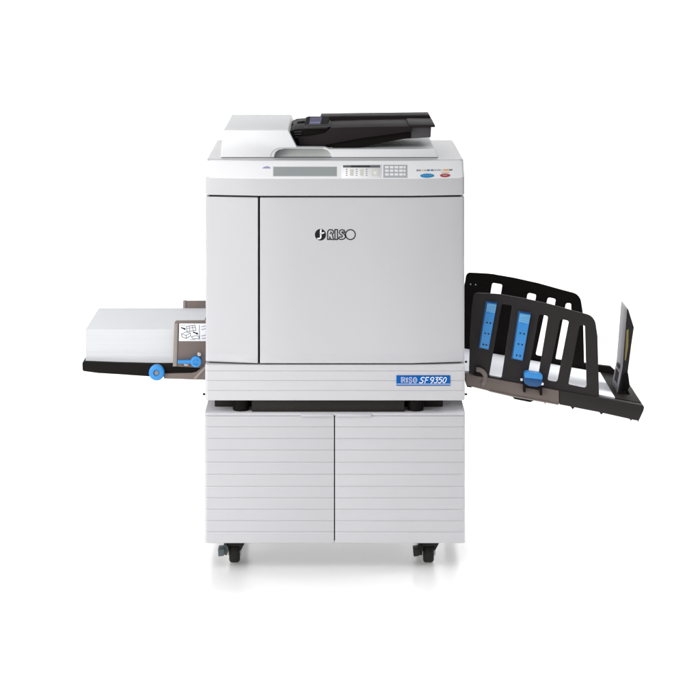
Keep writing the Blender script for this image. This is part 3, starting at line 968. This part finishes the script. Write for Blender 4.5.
bm_obj('stop_slot', bm, M['jet'], es)
prism('stop_base', XZ([(609.0, 397.4), (616.8, 398.6), (624, 385.5), (627.4, 385.8), (628.2, 390), (634.2, 403.5), (609.4, 399.4)], EY0), EY0 + 0.006, EY1 + 0.05, M['jet'], es, 0.0008)
prism('tray_darkener', XZ([(612.6, 397.4), (641.0, 402.6), (641.0, 404.2), (612.6, 399.4)], RY + .02), RY + 0.02, 0.424, M['jet'], rail, 0.0004)  # added black sheet that keeps the lamp-lit tray floor dark
prism('stop_knuckle', fillet(XZ([(622.6, 375), (627.8, 372), (629.6, 386), (627.0, 390.4), (621.0, 391)], EY0), 0.002, 3), EY0 - 0.006, EY0 + 0.020, M['jet'], es, 0.0008)

# printed sheets lying in the receiving tray (their own thing)
def sheets():
    bm = bmesh.new()
    y0, y1 = 0.1100, 0.4070
    a = (X(462, y0), Z(372.4, y0)); b = (X(614.6, y0), Z(399.6, y0))
    d = Vector((b[0] - a[0], b[1] - a[1])).normalized(); nn = Vector((-d.y, d.x))
    if nn.y < 0: nn = -nn
    th = 0.0058
    n = 8
    ps_ = []
    add_prism(bm, [a, b, (b[0] + nn.x * th, b[1] + nn.y * th), (a[0] + nn.x * th, a[1] + nn.y * th)], y0, y1)
    o = bm_obj('printed_sheets', bm, M['sheet'], None, 20)
    o['label'] = 'thin pile of white sheets lying in the sloping tray between its black side guides'
    o['category'] = 'paper sheets'


sheets()

# prints and marks belong to the surface they sit on: fold them into that part's mesh
def fold(o):
    p = o.parent
    me = p.data
    m = o.data.materials[0]
    if m.name not in [q.name for q in me.materials]:
        me.materials.append(m)
    idx = [q.name for q in me.materials].index(m.name)
    bm = bmesh.new(); bm.from_mesh(me)
    n0 = len(bm.faces)
    bm.from_mesh(o.data)
    bm.faces.ensure_lookup_table()
    for f in bm.faces[n0:]:
        f.material_index = idx
        f.smooth = False
    bm.to_mesh(me); bm.free()
    bpy.data.objects.remove(o)


for o in [o for o in col.objects if o.name.split('.')[0] in ('key_print', 'strip_hole', 'strip_rib', 'label_print', 'sticker_print', 'stop_slot', 'pin', 'lever_mark')]:
    fold(o)

# ------------------------------------------------------------------ light
w = bpy.data.worlds.new('World')
scene.world = w
w.use_nodes = True
bg = w.node_tree.nodes['Background']
bg.inputs['Color'].default_value = (0.95, 0.97, 1.0, 1)
bg.inputs['Strength'].default_value = 0.32


def area(name, loc, target, sx, sy, power, color=(1, 1, 1)):
    l = bpy.data.lights.new(name, 'AREA')
    l.shape = 'RECTANGLE'
    l.size = sx; l.size_y = sy
    l.energy = power
    l.color = color
    o = bpy.data.objects.new(name, l)
    col.objects.link(o)
    o.location = loc
    o.rotation_euler = (Vector(target) - Vector(loc)).to_track_quat('-Z', 'Y').to_euler()
    return o


area('key_softbox', (-2.5, -1.7, 1.8), (0, 0.1, 0.75), 1.7, 2.0, 68, (1.0, 0.985, 0.975))
area('flank_fill', (-1.75, -3.7, 1.25), (-0.25, 0, 0.9), 0.45, 1.9, 16)  # added unseen light, mirrored in the left flank to brighten it
for loc, tgt, sx, sy, pw in (((0, 1.3, 3.3), (0, 3.0, 1.3), 4.5, 0.6, 56), ((-2.9, 1.3, 1.4), (0.0, 3.0, 0.5), 0.6, 2.2, 24), ((2.9, 1.3, 1.4), (0.0, 3.0, 0.5), 0.6, 2.2, 24)):
    bl = area('backdrop_fill', loc, tgt, sx, sy, pw)  # unseen lights added to whiten the backdrop
    bl.data.spread = math.radians(100)
fl = area('floor_fill', (0.5, -1.9, 2.6), (0.65, -1.3, 0), 4.4, 1.2, 25.5)  # added unseen light that whitens the floor in front
fl.data.spread = math.radians(62)
fr = area('floor_fill', (2.5, 0.6, 1.3), (0.9, 0.35, 0), 1.2, 1.0, 9)  # added to lift the floor shadow on the right
fr.data.spread = math.radians(45)
fr = area('floor_fill', (-2.5, 1.0, 1.4), (-0.95, 0.45, 0), 1.0, 1.0, 3.6)  # added to lift the floor shadow on the left
fr.data.spread = math.radians(40)
tl = area('tray_fill', (1.25, 0.45, 2.3), (0.85, 0.25, 0.4), 0.7, 0.7, 1.6)  # added unseen light to brighten the sheets in the right tray
tl.data.spread = math.radians(50)

# ------------------------------------------------------------------ camera
cam = bpy.data.cameras.new('Camera')
co = bpy.data.objects.new('Camera', cam)
col.objects.link(co)
co.location = (0, -D, H)
co.rotation_euler = (math.pi / 2, 0, 0)
cam.sensor_width = 36
cam.lens = 36 * (D / S) / 700
cam.shift_x = (350 - CX) / 700
cam.shift_y = -(350 - CY) / 700
cam.clip_end = 100
scene.camera = co

scene.view_settings.view_transform = 'Standard'
scene.view_settings.look = 'None'
scene.view_settings.exposure = 0.1
scene.view_settings.gamma = 1.0
scene.cycles.max_bounces = 8
